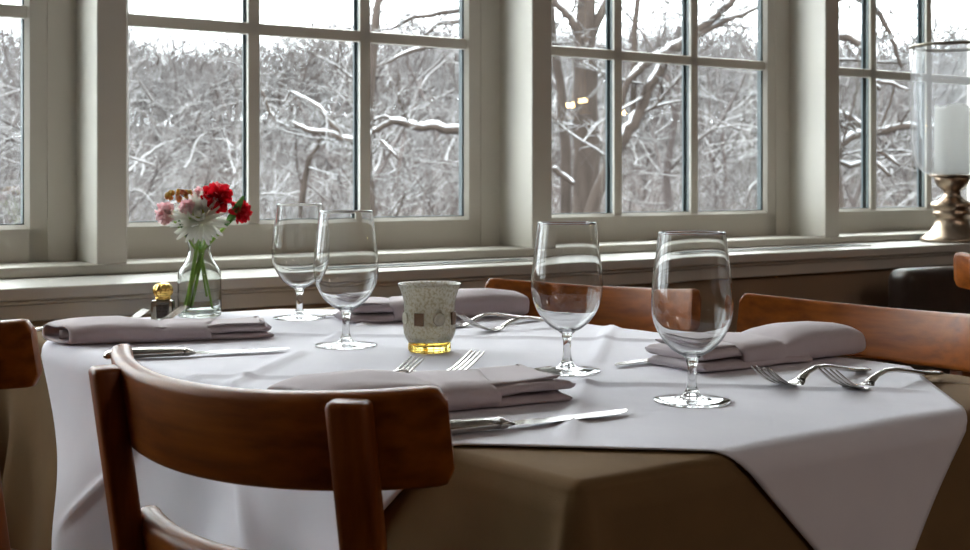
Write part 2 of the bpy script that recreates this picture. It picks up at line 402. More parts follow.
def overlay_mesh():
    n = 190; h = OS / 2; b = MB(); vs = []
    s2 = math.sqrt(.5); top = TZ + .0018; er = .0140
    creases_a = (-OS / 6, OS / 6); creases_b = (-OS / 6 - .03, OS / 6)
    for i in range(n + 1):
        for j in range(n + 1):
            a = -h + OS * i / n; c = -h + OS * j / n
            u = OU + (a + c) * s2; v = OV + (c - a) * s2
            # cloth corner toward the viewer's left: u small;   right corner: v small
            uc, vc = max(er, min(TU - er, u)), max(er, min(TV - er, v))
            du = u - uc; dv = v - vc
            p = quad(uc, vc)
            over = 0; nn = None
            if abs(du) > 0 and abs(du) >= abs(dv): over = abs(du); nn = E_near if du < 0 else E_far; par = v
            elif abs(dv) > 0: over = abs(dv); nn = E_right if dv < 0 else E_back; par = u
            z = top
            inn = min(uc, TU - uc, vc, TV - vc)
            # folded-in ironing creases and soft wrinkles
            cz = 0
            for q in creases_a: cz += .0042 * math.exp(-((a - q) / .009) ** 2)
            for q in creases_b: cz += .0038 * math.exp(-((c - q) / .008) ** 2)
            cz += .0011 * (noise.noise(Vector((a * 7, c * 11, 3))) + .6 * noise.noise(Vector((a * 19, c * 5, 9))))+.0006
            hem = sstep(0, .06, min(h - abs(a), h - abs(c)))
            cz = .0005 + (cz - .0005) * hem
            if not over:
                for cp, cr_ in CONTACT:
                    dd = math.hypot(p.x - cp.x, p.y - cp.y)
                    if dd < cr_ * 1.8: cz = .0005 + (cz - .0005) * sstep(cr_, cr_ * 1.8, dd)
            if over > 0:
                q = er * math.pi / 2
                if over < q:
                    an = over / er; o = er * math.sin(an) + .0048 * over / q; z = top - er * (1 - math.cos(an))
                else:
                    d = over - q; g = sstep(0, .25, d)
                    if nn is E_near: ar = LR + LF + LB + LN * (1 - v / TV); cc = min(v, TV - v) / TV * LN
                    elif nn is E_right: ar = LR * u / TU; cc = min(u, TU - u) / TU * LR
                    elif nn is E_far: ar = LR + LF * v / TV; cc = min(v, TV - v) / TV * LF
                    else: ar = LR + LF + LB * (1 - u / TU); cc = min(u, TU - u) / TU * LB
                    o = er + max(.0048, brown_off(ar, max(cc, 0), d) + .0026)
                    if nn is E_near: o += .012 * g * (1.2 + math.sin(par * 17 + 1.0) + .5 * math.sin(par * 33)) + .06 * d
                    o += cz * 1.5
                    z = top - er - d
                p = p + nn * o
            z += cz * (1 if over == 0 else max(0, 1 - over / .02))
            vs.append(Vector((p.x, p.y, z)))
    fs = [(i * (n + 1) + j, (i + 1) * (n + 1) + j, (i + 1) * (n + 1) + j + 1, i * (n + 1) + j + 1) for i in range(n) for j in range(n)]
    b.add(vs, fs); return b
o = overlay_mesh().build('tablecloth_overlay', M['white']); tag(o, 'white square overlay cloth laid diagonally across the brown tablecloth', 'tablecloth')
sm = o.modifiers.new('solid', 'SOLIDIFY'); sm.thickness = .0012; sm.offset = 1
CL = TZ + .0037             # height of the linen surface things stand on

# ------------------------------------------------------------------ chairs
CR, CA, CTH, CH, CZB = .309, R(39.9), R(8.6), .0731, .735
def rail_pt(a, t, off):
    r = CR - off; lx = r * math.sin(a); ly = CR - r * math.cos(a)
    return Vector((lx, ly * math.cos(CTH) - t * math.sin(CTH), t * math.cos(CTH) + ly * math.sin(CTH) + CZB))
def slat(mb, t0, t1, th, A, rnd, seg=34, endr=.012):
    """curved plank: rounded cross-section swept along the arc, ends rounded in plan of the face"""
    rings = []
    for i in range(seg + 1):
        a = -A + 2 * A * i / seg
        e = min(a + A, A - a) * CR
        ins = 0
        if e < endr: ins = endr - math.sqrt(max(0, endr ** 2 - (endr - e) ** 2))
        lo, hi = t0 + ins, t1 - ins
        # rounded rectangle section in (off, t)
        pr = []
        for cx, cy, s in ((rnd, lo + rnd, 180), (th - rnd, lo + rnd, 270), (th - rnd, hi - rnd, 0), (rnd, hi - rnd, 90)):
            for q in range(4):
                an = R(s + 30 * q); pr.append((cx + rnd * math.cos(an), cy + rnd * math.sin(an)))
        rings.append([rail_pt(a, t, o) for o, t in pr])
    mb.rings(rings)
PA = R(25.8)
def make_chair():
    r = empty('dining_chair', (0, 0, 0))
    b = MB(); slat(b, 0, CH, .018, CA, .006, seg=70, endr=.011); b.build('backrest', M['wood'], r, angle=50)
    b = MB(); slat(b, -.092, -.057, .022, PA + R(1.5), .0095, endr=.004); b.build('lower_rail', M['wood'], r, angle=60)
    for s in (-1, 1):
        pa = R(-24.4) if s < 0 else R(27.4)
        top = rail_pt(pa, CH - .006, -.010)
        rad = Vector((math.sin(pa), -math.cos(pa), 0))      # outward
        tan = Vector((math.cos(pa), math.sin(pa), 0))
        path = []
        for k in range(14):
            f = k / 13; z = top.z * (1 - f)
            if z > .45: y = top.y + (top.z - z) * math.tan(CTH)
            else: y = top.y + (top.z - .45) * math.tan(CTH) - ((.45 - z) / .45) ** 1.6 * .09
            path.append(Vector((top.x * (1 - .06 * f), y, z)))
        rings = []; w, d, rn = .0158, .0120, .006
        for i, p in enumerate(path):
            wf = 1 if i < 9 else 1 - .03 * (i - 8)
            pr = []
            for cx, cy, st in ((-(w - rn), -(d - rn), 180), (w - rn, -(d - rn), 270), (w - rn, d - rn, 0), (-(w - rn), d - rn, 90)):
                for q in range(4):
                    an = R(st + 30 * q); pr.append(((cx + rn * math.cos(an)) * wf, (cy + rn * math.sin(an)) * wf))
            rings.append([p + tan * x - rad * y for x, y in pr])
        t0 = rings[0]; c0 = path[0]
        capr = [[c0 + (q - c0) * .80 + Vector((0, 0, .0045)) for q in t0], [c0 + (q - c0) * .93 + Vector((0, 0, .0030)) for q in t0]]
        b = MB(); b.rings(capr + rings); b.build('rear_leg', M['woodpost'], r, angle=55)
    # seat
    sy = .245; b = MB(); prof = []
    def sq(x, rr): return [Vector((rr * math.copysign(abs(math.cos(q)) ** .7, math.cos(q)), sy + rr * math.copysign(abs(math.sin(q)) ** .7, math.sin(q)), x)) for q in [2 * math.pi * j / 40 for j in range(40)]]
    b.rings([sq(.425, .185), sq(.427, .197), sq(.440, .200), sq(.452, .198), sq(.456, .190), sq(.453, .12)]); b.build('seat', M['wood'], r, angle=60)
    b = MB(); b.rings([sq(.375, .170), sq(.375, .182), sq(.4245, .182), sq(.4245, .170)]); b.build('seat_frame', M['wood'], r, angle=50)
    for s in (-1, 1):
        b = MB(); b.tube([Vector((s * .150, sy + .150, .375)), Vector((s * .158, sy + .165, .2)), Vector((s * .166, sy + .18, 0))], [.019, .016, .013], 12); b.build('front_leg', M['woodpost'], r, angle=50)
    return r
chair = make_chair()
def place(c, x, y, psi, label, zs=1.0, z=0):
    c.location = (x, y, z); c.rotation_euler = (0, 0, R(psi - 90)); c.scale = (1, 1, zs); tag(c, label, 'chair', 'bentwood dining chairs'); return c
place(chair, -.220, .958, 51.5, 'brown bentwood chair in the foreground, its curved back hiding the table edge')
def another(*a, **k): return place(copy_tree(chair), *a, **k)
another(-.670, 1.385, 51.5, 'brown bentwood chair cut off by the left side of the photo, beyond the foreground chair')
another(.1985, 2.035, 235.5, 'bentwood chair across the table, its back seen through the two right-hand goblets', .9795)
another(.541, 1.70, 218, 'orange brown bentwood chair on the right behind the rolled napkin and forks', .9795)
# chairs of the next table
o = another(1.075, 2.388, 51.5, 'reddish brown bentwood chair cut off by the right side of the photo, under the sill')
def dark_chair():
    r = empty('upholstered_chair', W((2.0, -.09, 0)), math.atan2(WD.y, WD.x) + R(-4), 'dark leather chair with square rounded back, standing below the window sill at right', 'chair')
    def slab(name, x0, x1, y0, y1, z0, z1, bev, parent, m):
        b = MB(); b.box(x0, x1, -y1, -y0, z0, z1); o = b.build(name, m, parent, smooth=True, bevel=bev, bseg=4); return o
    slab('backrest', 0, .50, -.03, .05, .44, .745, .03, r, M['darkleather'])
    slab('seat', 0, .50, .06, .50, .38, .47, .03, r, M['darkleather'])
    for x in (.03, .43):
        for y in (.0, .43): slab('leg', x, x + .04, y, y + .04, 0, .385, .004, r, M['woodpost'])
    slab('back_support', .02, .48, -.01, .03, .39, .475, .005, r, M['woodpost'])
    return r
dark_chair()

# ------------------------------------------------------------------ goblets
def goblet(px, py, sc, label):
    p = at(px, py, CL); r = empty('water_goblet', (p.x, p.y, CL), 0, label, 'goblet', 'stemmed water goblets on the table')
    S = .1685 * sc
    outer = [(.012, .262), (.06, .272), (.105, .295), (.150, .335), (.188, .385), (.216, .440), (.234, .500), (.2405, .560), (.2395, .62), (.233, .70), (.224, .78), (.213, .87), (.203, .95), (.1975, .998)]
    w = .0055
    inner = []
    for i, (rr, z) in enumerate(outer):
        a = outer[max(0, i - 1)]; c = outer[min(len(outer) - 1, i + 1)]
        dx, dz = c[0] - a[0], c[1] - a[1]; l = math.hypot(dx, dz)
        th = w + .010 * max(0, 1 - i / 4)
        inner.append((max(.0, rr - th * dz / l) if i else 0.0, z + th * dx / l))
    prof = [(.0, .262)] + outer + [(.1945, 1.0)] + [q for q in reversed(inner)][0:-1] + [(.0, inner[0][1])]
    prof = [(max(x, 1e-4) * S, z * S) for x, z in prof]
    def dens(pr, k=3):
        out = []
        n = len(pr)
        for i in range(n - 1):
            p0, p1, p2, p3 = pr[max(0, i - 1)], pr[i], pr[i + 1], pr[min(n - 1, i + 2)]
            for q in range(k):
                t = q / k
                out.append(tuple(.5 * (2 * p1[d] + (p2[d] - p0[d]) * t + (2 * p0[d] - 5 * p1[d] + 4 * p2[d] - p3[d]) * t * t + (3 * p1[d] - p0[d] - 3 * p2[d] + p3[d]) * t ** 3) for d in (0, 1)))
        return out + [pr[-1]]
    no = len(outer)
    po = dens([(.0001, .262)] + outer, 3); pi_ = dens([(a, c) for a, c in reversed(inner)], 3)
    prof = [(max(x, 1e-4) * S, z * S) for x, z in po + [(.1955, 1.0015)] + pi_]
    b = MB(); b.lathe(prof, 72); b.build('bowl', M['crystal'], r)
    st = [(.0001, .058), (.040, .058), (.040, .064), (.034, .073), (.030, .086), (.0265, .12), (.0255, .16), (.0265, .20), (.030, .222), (.036, .235), (.034, .246), (.040, .256), (.055, .2655), (.03, .2662), (.0001, .2664)]
    b = MB(); b.lathe([(x * S, z * S) for x, z in st], 40); b.build('stem', M['crystal'], r)
    ft = [(.0001, .0), (.15, .0), (.222, .0), (.228, .004), (.228, .009), (.222, .0115), (.17, .0155), (.11, .0205), (.075, .028), (.052, .041), (.042, .0575), (.0001, .0578)]
    b = MB(); b.lathe([(x * S, z * S) for x, z in ft], 72); b.build('foot', M['crystal'], r)
    return r
goblet(299.5, 318.2, 1.045, 'empty stemmed goblet farthest left, nearest the flower vase')
goblet(346, 345.8, 1.03, 'empty stemmed goblet just left of the votive glass, overlapping the one behind')
goblet(567, 371.3, .985, 'empty stemmed goblet right of the votive glass, before the far chair back')
goblet(692, 401.3, .968, 'largest-looking empty stemmed goblet, before the folded napkin at right')

# ------------------------------------------------------------------ cutlery
def section_loft(mb, secs, nseg=12):
    """secs: (x, half width, half thickness, z centre)"""
    rings = []
    for x, w, t, z in secs:
        rings.append([Vector((x, w * math.copysign(abs(math.cos(q)) ** .8, math.cos(q)), z + t * math.sin(q))) for q in [2 * math.pi * j / nseg for j in range(nseg)]])
    mb.rings(rings)
def fork(root, ang, label, tilt=0.0):
    r = empty('fork', (root.x, root.y, CL), ang, label, 'fork', 'dinner forks')
    b = MB(); section_loft(b, [(-.142, .004, .0012, .0040), (-.139, .0085, .0022, .0038), (-.130, .0098, .0026, .0040), (-.110, .0085, .0026, .0062), (-.085, .0062, .0026, .0105), (-.060, .0042, .0026, .0145), (-.042, .0033, .0025, .0150), (-.026, .0036, .0022, .0115), (-.014, .0060, .0017, .0062)]); b.build('handle', M['steel'], r)
    h = MB(); section_loft(h, [(-.0145, .0058, .0014, .0062), (-.008, .0092, .0013, .0036), (0, .0118, .0012, .0020), (.008, .0126, .0011, .0022), (.0135, .0126, .0010, .0033)]); hd = h.build('head', M['steel'], r)
    for j in range(4):
        y = -.0105 + .007 * j; t = MB(); rings = []
        for x, w, z in ((.012, .0021, .0031), (.022, .0020, .0060), (.034, .0018, .0108), (.046, .0015, .0180), (.056, .0010, .0245), (.059, .0004, .0265)):
            rings.append([Vector((x, y + w * dx, z + .0010 * dz)) for dx, dz in ((-1, -1), (1, -1), (1, 1), (-1, 1))])
        t.rings(rings); t.build('tine', M['steel'], hd, bevel=.0004)
    return r
def knife(a, c, label):
    """a: butt of the handle, c: blade tip"""
    d = c - a; ln = d.length; ang = math.atan2(d.y, d.x)
    r = empty('table_knife', (a.x, a.y, CL), ang, label, 'knife', 'table knives')
    k = ln / .235
    b = MB(); section_loft(b, [(0, .004, .002, .0050), (.004, .0090, .0050, .0056), (.015, .0108, .0062, .0066), (.05, .0098, .0060, .0066), (.085 * k, .0085, .0052, .0060), (.098 * k, .0088, .0050, .0058)]); b.build('handle', M['steel'], r)
    b = MB(); section_loft(b, [(.0975 * k, .0078, .0046, .0053), (.102 * k, .0092, .0052, .0055), (.107 * k, .0070, .0036, .0050), (.113 * k, .0060, .0020, .0046)]); b.build('bolster', M['steel'], r)
    b = MB(); rings = []
    for f, w0, w1 in ((.0, -.006, .006), (.12, -.0085, .0065), (.45, -.0098, .0075), (.72, -.0095, .0078), (.88, -.0060, .0078), (.96, -.0005, .0075), (1, .0045, .0060)):
        x = .112 * k + f * (ln - .112 * k); t = .0011 * (1 - .5 * f)
        rings.append([Vector((x, w0, .0036)), Vector((x, (w0 + w1) / 2, .0036 - t * .6)), Vector((x, w1, .0036 - t)), Vector((x, w1, .0036 + t)), Vector((x, (w0 + w1) / 2, .0036 + t * .8)), Vector((x, w0, .0038))])
    b.rings(rings); b.build('blade', M['steel'], r, angle=40)
    return r
UA = math.atan2(.581, .814)
def P2(x, y): return Vector((x, y, CL))
# settings: near left, near front, far left, far right
fork(P2(-.536, 1.772), UA + .05, 'fork left of the pepper shaker, tines showing behind the long napkin')
fork(P2(-.493, 1.826), UA + .05, 'fork right of the pepper shaker, tines showing behind the long napkin')
fork(P2(-.115, 1.278), UA + .10, 'fork with tines pointing at the votive glass, behind the front napkin')
fork(P2(-.052, 1.325), UA + .10, 'fork lying right of the votive glass, tines over the front napkin corner')
fork(P2(.014, 1.767), UA + math.pi, 'fork in front of the far napkin, bowl raised beside the votive glass')
fork(P2(-.034, 1.815), UA + math.pi, 'fork half hidden behind the votive glass, before the far napkin')
fork(P2(.3185, 1.293), UA + math.pi + .12, 'left one of the two forks by the right napkin')
fork(P2(.384, 1.274), UA + math.pi + .06, 'right one of the two forks by the right napkin, handle reaching the brown cloth')
knife(P2(-.452, 1.480), P2(-.242, 1.552), 'knife lying before the long napkin at left, above the foreground chair')
knife(P2(-.078, 1.018), P2(.132, 1.136), 'knife on the near edge before the front napkin')
knife(P2(.325, 1.560), P2(.144, 1.420), 'knife whose tip peeks out left of the right napkin')
knife(P2(-.085, 2.060), P2(-.262, 1.926), 'knife whose tip shows behind the two left goblets')

# ------------------------------------------------------------------ napkins
def napkin(p, ang, Ln, label, fat=1.0, seed=1, wid=.050, open_end=True, slant=0.0):
    rnd = random.Random(seed)
    r = empty('folded_napkin', (p.x, p.y, CL), ang, label, 'napkin', 'folded mauve grey napkins')
    b = MB()
    def layer(x0, x1, y0, y1, z0, z1, skew, lift):
        # a folded leaf: rounded nose along the -y side, sagging
        rings = []; n = 14
        for i in range(n + 1):
            f = i / n; x = x0 + (x1 - x0) * f
            zz = lift * (1 - f) ** 2
            ys0, ys1 = y0 + skew * (1 - f), y1 + skew * (1 - f) * .6
            nose = math.sqrt(max(.02, 1 - (1 - min(1, i / 3)) ** 2)); x = x if i > 3 else x0 + .0045 * (i / 3)
            h = (z1 - z0) / 2 * nose; zc = (z0 + z1) / 2 + zz; pr = []
            for q in range(16):
                an = 2 * math.pi * q / 16
                pr.append(Vector((x + .004 * math.sin(an * 2), (ys0 + ys1) / 2 + (ys1 - ys0) / 2 * math.copysign(abs(math.cos(an)) ** .55, math.cos(an)), zc + h * math.copysign(abs(math.sin(an)) ** .45, math.sin(an)) + .0022 * noise.noise(Vector((x * 30, math.cos(an) * 1.5, seed + z0 * 400))))))
            rings.append(pr)
        b.rings(rings)
    hL = .0105 * fat
    layer(.0, Ln * .62, -wid, wid - .004, .0004, hL, rnd.uniform(-.006, .006), 0)
    layer(-.004 + .008 * rnd.random(), Ln * .62, -wid + .004, wid, hL - .0006, hL * 2, rnd.uniform(-.006, .006), .0035)
    layer(.012, Ln * .62, -wid + .010, wid - .006, hL * 1.93, hL * 2.25, rnd.uniform(-.004, .004), .004)
    # wrapped band: slanted lip, then the rolled, puffed part
    def body(xs, lipslant):
        rings = []; n = 40
        for (f, w, h, z0, bulge) in xs:
            pr = []
            for q in range(n):
                an = 2 * math.pi * q / n; cy, sz = math.cos(an), math.sin(an)
                y = w * math.copysign(abs(cy) ** .55, cy)
                z = z0 + h * (.5 + .5 * math.copysign(abs(sz) ** .62, sz))
                top = max(0, sz)
                x = f * Ln + lipslant * (y / wid) * max(0, 1 - (f - .25) * 6) * (.4 + .6 * top)
                x -= slant * sstep(.70, 1.0, f) * (.5 + .5 * max(-1, min(1, y / wid)))
                nz = noise.noise(Vector((x * 26 + seed * 7, y * 34, z * 30)))
                z += .0032 * nz * top + bulge * top * math.exp(-((y + .012) / .022) ** 2)
                y += .0025 * noise.noise(Vector((x * 30, 5 + seed, z * 60)))
                pr.append(Vector((x, y, max(z, .0004))))
            rings.append(pr)
        return rings
    H = .0295 * fat
    xs = [(.255, wid * .90, H * .70, .0010, 0), (.250, wid * 1.0, H * .80, .0004, 0), (.256, wid * 1.045, H * .88, .0003, 0), (.275, wid * 1.05, H * .90, .0003, 0), (.34, wid * 1.04, H * .93, .0003, .001), (.43, wid * 1.03, H * .95, .0003, .001), (.455, wid * 1.02, H * .93, .0003, .0), (.475, wid * .98, H * .85, .0003, 0), (.50, wid * .97, H * .92, .0003, .001), (.56, wid * .99, H * 1.05, .0003, .003), (.66, wid * 1.0, H * 1.13, .0003, .004), (.78, wid * .97, H * 1.14, .0003, .004), (.88, wid * .95, H * 1.10, .0003, .003), (.95, wid * .91, H * 1.0, .0005, .002), (.985, wid * .85, H * .92, .0010, .0), (1.0, wid * .77, H * .82, .0020, 0)]
    if open_end:
        xs += [(.996, wid * .69, H * .68, .0040, 0), (.965, wid * .64, H * .60, .0050, 0), (.86, wid * .58, H * .50, .006, 0)]
    b.rings(body(xs, .016))
    b2 = MB()
    o = b.build('cloth_body', M['napkin'], r)
    if open_end:
        # tucked-in tongue of cloth seen in the open roll
        t = MB(); rings = []
        for i in range(10):
            f = i / 9; rr = []
            for q in range(14):
                an = q / 13 * 3.6 * math.pi; rad = .003 + .0009 * q
                rr.append(Vector((Ln * (.90 + .085 * f) - slant * .5, rad * math.cos(an) * 1.6, .0125 * fat + rad * math.sin(an) * .62)))
            rings.append(rr)
        t.rings(rings, False, False, False); to = t.build('tucked_end', M['napkin'], r)
        s = to.modifiers.new('s', 'SOLIDIFY'); s.thickness = .0012
    return r
napkin(P2(.212, 1.410), R(32), .272, 'folded mauve napkin on the right with a wrapped band, behind the nearest goblet', 1.12, 3)
napkin(P2(-.215, 1.885), R(21), .290, 'folded mauve napkin on the far side, behind the votive glass', 1.20, 5)
napkin(P2(-.298, 1.716), R(198.5), .298, 'long folded mauve napkin at left, before the flower vase', .86, 8, .044, True, .045)
napkin(P2(.062, 1.243), R(206), .280, 'folded mauve napkin in front, partly hidden by the foreground chair back', .95, 11, .052, True, .03)

# ------------------------------------------------------------------ votive glass
def votive():
    p = at(429.5, 351.3, CL); r = empty('votive_holder', (p.x, p.y, CL), R(69), 'speckled mercury glass votive holder with brown mosaic band and amber foot', 'candle holder')
    ou = [(.0268, .0125), (.0290, .0165), (.0318, .023), (.0328, .031), (.0322, .040), (.0314, .050), (.0318, .060), (.0335, .069), (.0362, .077), (.0388, .0832)]
    inn = [(a - .0022, c) for a, c in reversed(ou)]; inn[-1] = (.0240, .0165)
    b = MB(); b.lathe([(.0001, .0125)] + ou + [(.0380, .0842)] + inn + [(.0001, .0162)], 64); b.build('cup', M['mercury'], r)
    b = MB(); b.lathe([(.0001, 0), (.024, 0), (.0262, .0015), (.0268, .005), (.0262, .0105), (.0255, .0123), (.0001, .0123)], 56); b.build('base', M['amber'], r)
    b = MB()
    b.lathe([(.0388, .0832), (.0393, .0838), (.0386, .0848), (.0376, .0844)], 64); b.build('rim', M['mercury'], r)
    for k in range(8):
        an = 2 * math.pi * k / 8; rr = .0326
        ct = Vector((rr * math.cos(an), rr * math.sin(an), .0425)); tg = Vector((-math.sin(an), math.cos(an), 0)); rd = Vector((math.cos(an), math.sin(an), 0))
        b = MB()
        if k % 2 == 0:
            h = .0062; rings = []
            pts = [(-h, -h * 1.25), (h, -h * 1.25), (h, h * 1.25), (-h, h * 1.25)]
            rings = [[ct + tg * x + Vector((0, 0, z)) + rd * dd for x, z in pts] for dd in (-.0018, .0006)]
            b.rings(rings); b.build('mosaic_tile', M['tile'], r, bevel=.0005)
        else:
            rings = [[ct + tg * (s * math.cos(q)) + Vector((0, 0, s * math.sin(q))) + rd * dd for q in [2 * math.pi * j / 20 for j in range(20)]] for dd, s in ((-.0016, .0078), (.0006, .0078), (.0010, .0066), (.0004, .005), (.0009, .0035), (.0013, .001))]
            b.rings(rings); b.build('mosaic_disc', M['tilepale'], r)
votive()

# ------------------------------------------------------------------ pepper shaker
def shaker():
    p = at(163, 320.5, CL); r = empty('pepper_shaker', (p.x, p.y, CL), R(8), 'small square glass pepper shaker with a domed gold cap', 'pepper shaker')
    h = .0165
    b = MB()
    def sq(s, z, e=.18): return [Vector((s * math.copysign(abs(math.cos(q)) ** e, math.cos(q)), s * math.copysign(abs(math.sin(q)) ** e, math.sin(q)), z)) for q in [2 * math.pi * (j + .5) / 32 for j in range(32)]]
    b.rings([sq(h * .93, 0), sq(h, .0015), sq(h, .0275), sq(h * .93, .031), sq(h * .62, .0325)], True, True, True); b.build('body', M['vaseglass'], r, angle=40)
    b = MB(); b.rings([sq(h * .50, .005), sq(h * .53, .007), sq(h * .56, .025), sq(h * .5, .0255)]); b.build('pepper', M['pepper'], r, angle=40)
    b = MB(); n = 40; prof = [(.0112, .0322), (.0118, .0335), (.0118, .0350), (.0102, .0360), (.0125, .0385), (.0142, .0420), (.0146, .0455), (.0140, .0495), (.0122, .0530), (.0090, .0557), (.0045, .0572), (.0002, .0575)]
    rings = []
    for rr, z in prof:
        rings.append([Vector((rr * (1 + (.05 if z > .037 else 0) * math.cos(12 * q)) * math.cos(q), rr * (1 + (.05 if z > .037 else 0) * math.cos(12 * q)) * math.sin(q), z)) for q in [2 * math.pi * j / 72 for j in range(72)]])
    b.rings(rings); b.build('cap', M['gold'], r)
shaker()

# ------------------------------------------------------------------ vase and flowers
VP = at(199.5, 315.8, CL); VX, VY = VP.x, VP.y
def vase():
    r = empty('bud_vase', (VX, VY, CL), 0, 'clear glass bud vase with a narrow neck, on the table by the window', 'vase')
    ou = [(.0320, .0), (.0336, .002), (.0340, .02), (.0338, .045), (.0338, .060), (.0330, .068), (.0295, .076), (.0240, .084), (.0195, .092), (.0172, .101), (.0170, .108), (.0185, .116), (.0215, .124), (.0250, .1305)]
    inn = [(a - .0022, c) for a, c in reversed(ou)]; inn = inn[:-2] + [(.0300, .007), (.026, .0052)]
    b = MB(); b.lathe([(.0001, .0012), (.026, .0012)] + ou + [(.0240, .1316)] + inn + [(.0001, .0050)], 64); b.build('vase_body', M['vaseglass'], r)
    return r
vase()
def vpos(px, py, dy=0.0): return atd(px, py, VY + dy)
def stem_path(head, foot, n=9, neck=None):
    neck = neck or Vector((VX, VY, CL + .104)); pts = []
    for i in range(n + 1):
        t = i / n
        pts.append(head * (1 - t) ** 2 + neck * 2 * t * (1 - t) * 1.0 + foot * t * t)
    return pts
def petal(mb, base, dirv, ln, wd, curl, up, cup=.25, seg=5, mi=0):
    d = dirv.normalized(); s = d.cross(up)
    if s.length < .01: s = Vector((1, 0, 0))
    s.normalize(); nrm = s.cross(d).normalized(); vs = []
    for i in range(seg + 1):
        f = i / seg; w = wd * (math.sin(math.pi * (.12 + .80 * f)) ** .8)
        c = base + d * (ln * f) + nrm * (curl * ln * f * f)
        for q in (-1, 0, 1): vs.append(c + s * (w * q) + nrm * (cup * wd * abs(q)))
    b = len(mb.v); fs = [(i * 3 + q, i * 3 + q + 1, i * 3 + q + 4, i * 3 + q + 3) for i in range(seg) for q in (0, 1)]
    mb.add(vs, fs, mi)
def flower(name, label, cat, head, foot, face, kind, rad, seed, neck_off=(0, 0), extra=None):
    rnd = random.Random(seed)
    r = empty(name, head, 0, label, cat, 'cut flowers in the bud vase')
    face = Vector(face).normalized(); a = face.cross(Vector((0, 0, 1)));
    if a.length < .1: a = Vector((1, 0, 0))
    a.normalize(); c = a.cross(face)
    Mx = Vector((0, 0, 0))
    b = MB()
    if kind == 'mum':
        for ring, (cnt, tilt, ln) in enumerate(((20, -8, 1.0), (20, 8, .98), (18, 24, .9), (16, 42, .76), (12, 58, .58), (9, 72, .42))):
            for j in range(cnt):
                an = 2 * math.pi * (j + .5 * (ring % 2) + rnd.uniform(-.25, .25)) / cnt; ti = R(tilt + rnd.uniform(-7, 7))
                d = (a * math.cos(an) + c * math.sin(an)) * math.cos(ti) + face * math.sin(ti)
                petal(b, Mx + d * rad * .08, d, rad * ln * rnd.uniform(.9, 1.06), rad * .105, .10 + .20 * (ring > 1), face, .5)
        b.build('petals', M['petal_w'], r)
        y = MB()
        for j in range(60):
            q = math.sqrt(j / 60) * rad * .20; an = j * 2.399
            y.sphere(Mx + (a * math.cos(an) + c * math.sin(an)) * q + face * (rad * .36), rad * .035, 6, 4)
        y.build('flower_centre', M['petal_y'], r)
    elif kind in ('carn', 'pink'):
        for j in range(46):
            z = 1 - 1.15 * (j + .5) / 46; an = j * 2.399; q = math.sqrt(max(0, 1 - z * z))
            d = (a * math.cos(an) + c * math.sin(an)) * q + face * z
            d = (d + Vector((rnd.uniform(-.2, .2), rnd.uniform(-.2, .2), rnd.uniform(-.2, .2)))).normalized()
            petal(b, Mx + d * rad * .2, d, rad * rnd.uniform(.72, .9), rad * .34, rnd.uniform(-.35, .35), Vector((rnd.uniform(-1, 1), rnd.uniform(-1, 1), rnd.uniform(-1, 1))), rnd.uniform(-.5, .6), 4)
        b.build('petals', M['petal_r' if kind == 'carn' else 'petal_p'], r)
    elif kind == 'buds':
        for j in range(17):
            p = Vector((rnd.uniform(-1, 1) * rad * 1.25, rnd.uniform(-.6, .6) * rad, rnd.uniform(-.45, .45) * rad))
            b.sphere(p, rad * rnd.uniform(.20, .30), 8, 6, (1, 1, 1.2))
        b.build('buds', M['berry'], r)
    s = MB(); nk = Vector((VX + neck_off[0], VY + neck_off[1], CL + .104))
    pts = []
    hp = head - face * (rad * .15)
    for i in range(6): t = i / 5; pts.append(hp.lerp(nk, t) + Vector((0, 0, .0)) )
    for i in range(1, 7): t = i / 6; pts.append(nk.lerp(foot, t))
    s.tube([p - head for p in pts], .0027 if kind in ('mum', 'carn') else .0017, 8); s.build('stem', M['stem'], r)
    if kind in ('carn', 'pink'):
        g = MB(); g.sphere(-face * rad * .35, rad * .42, 10, 6); g.build('calyx', M['stem'], r)
    if extra:
        for (p0, p1, w) in extra:
            lf = MB(); petal(lf, p0 - head, p1 - p0, (p1 - p0).length, w, .12, Vector((0, -1, .25)), .35, 8); lf.build('leaf', M['leaf'], r)
    return r
def vb(dx, dy, z=.008): return Vector((VX + dx, VY + dy, CL + z))
flower('chrysanthemum', 'large white chrysanthemum with a yellow green centre in the bud vase', 'flower', vpos(200, 219, -.012), vb(-.020, -.008), (.03, -.80, .55), 'mum', .045, 1, (-.004, -.004), [(vpos(190, 236, -.01), vpos(178, 219, -.03), .004)])
flower('carnation', 'bright red bloom at the top right of the bouquet', 'flower', vpos(217, 199, -.004), vb(-.025, -.002), (.35, -.75, .55), 'carn', .0255, 2, (.004, .002))
flower('carnation', 'red bloom low on the right side of the bouquet, beside the leaf', 'flower', vpos(240, 212, -.008), vb(-.015, .004), (.8, -.55, .15), 'carn', .0185, 3, (.006, .0), [(vpos(226, 226, -.012), vpos(246, 196, -.02), .0062)])
flower('pink_flower', 'pale pink bloom at the left side of the bouquet', 'flower', vpos(167, 213, -.012), vb(-.021, .006), (-.7, -.7, .1), 'pink', .0185, 4, (-.006, .0))
flower('pink_flower', 'small pink bloom at the top middle of the bouquet', 'flower', vpos(200, 195, .0), vb(.020, .004), (0, -.5, .85), 'pink', .0125, 5, (0, .006))
flower('pink_flower', 'pale pink bloom tucked against the upper left of the chrysanthemum', 'flower', vpos(187, 207, -.03), vb(-.017, -.004), (-.2, -.8, .5), 'pink', .0125, 7, (-.004, .0))
flower('bud_spray', 'gold and russet bud cluster at the top left of the bouquet', 'flower', vpos(181, 196, .0), vb(.012, -.002, .03), (0, -.5, .85), 'buds', .0175, 6, (-.002, .007))

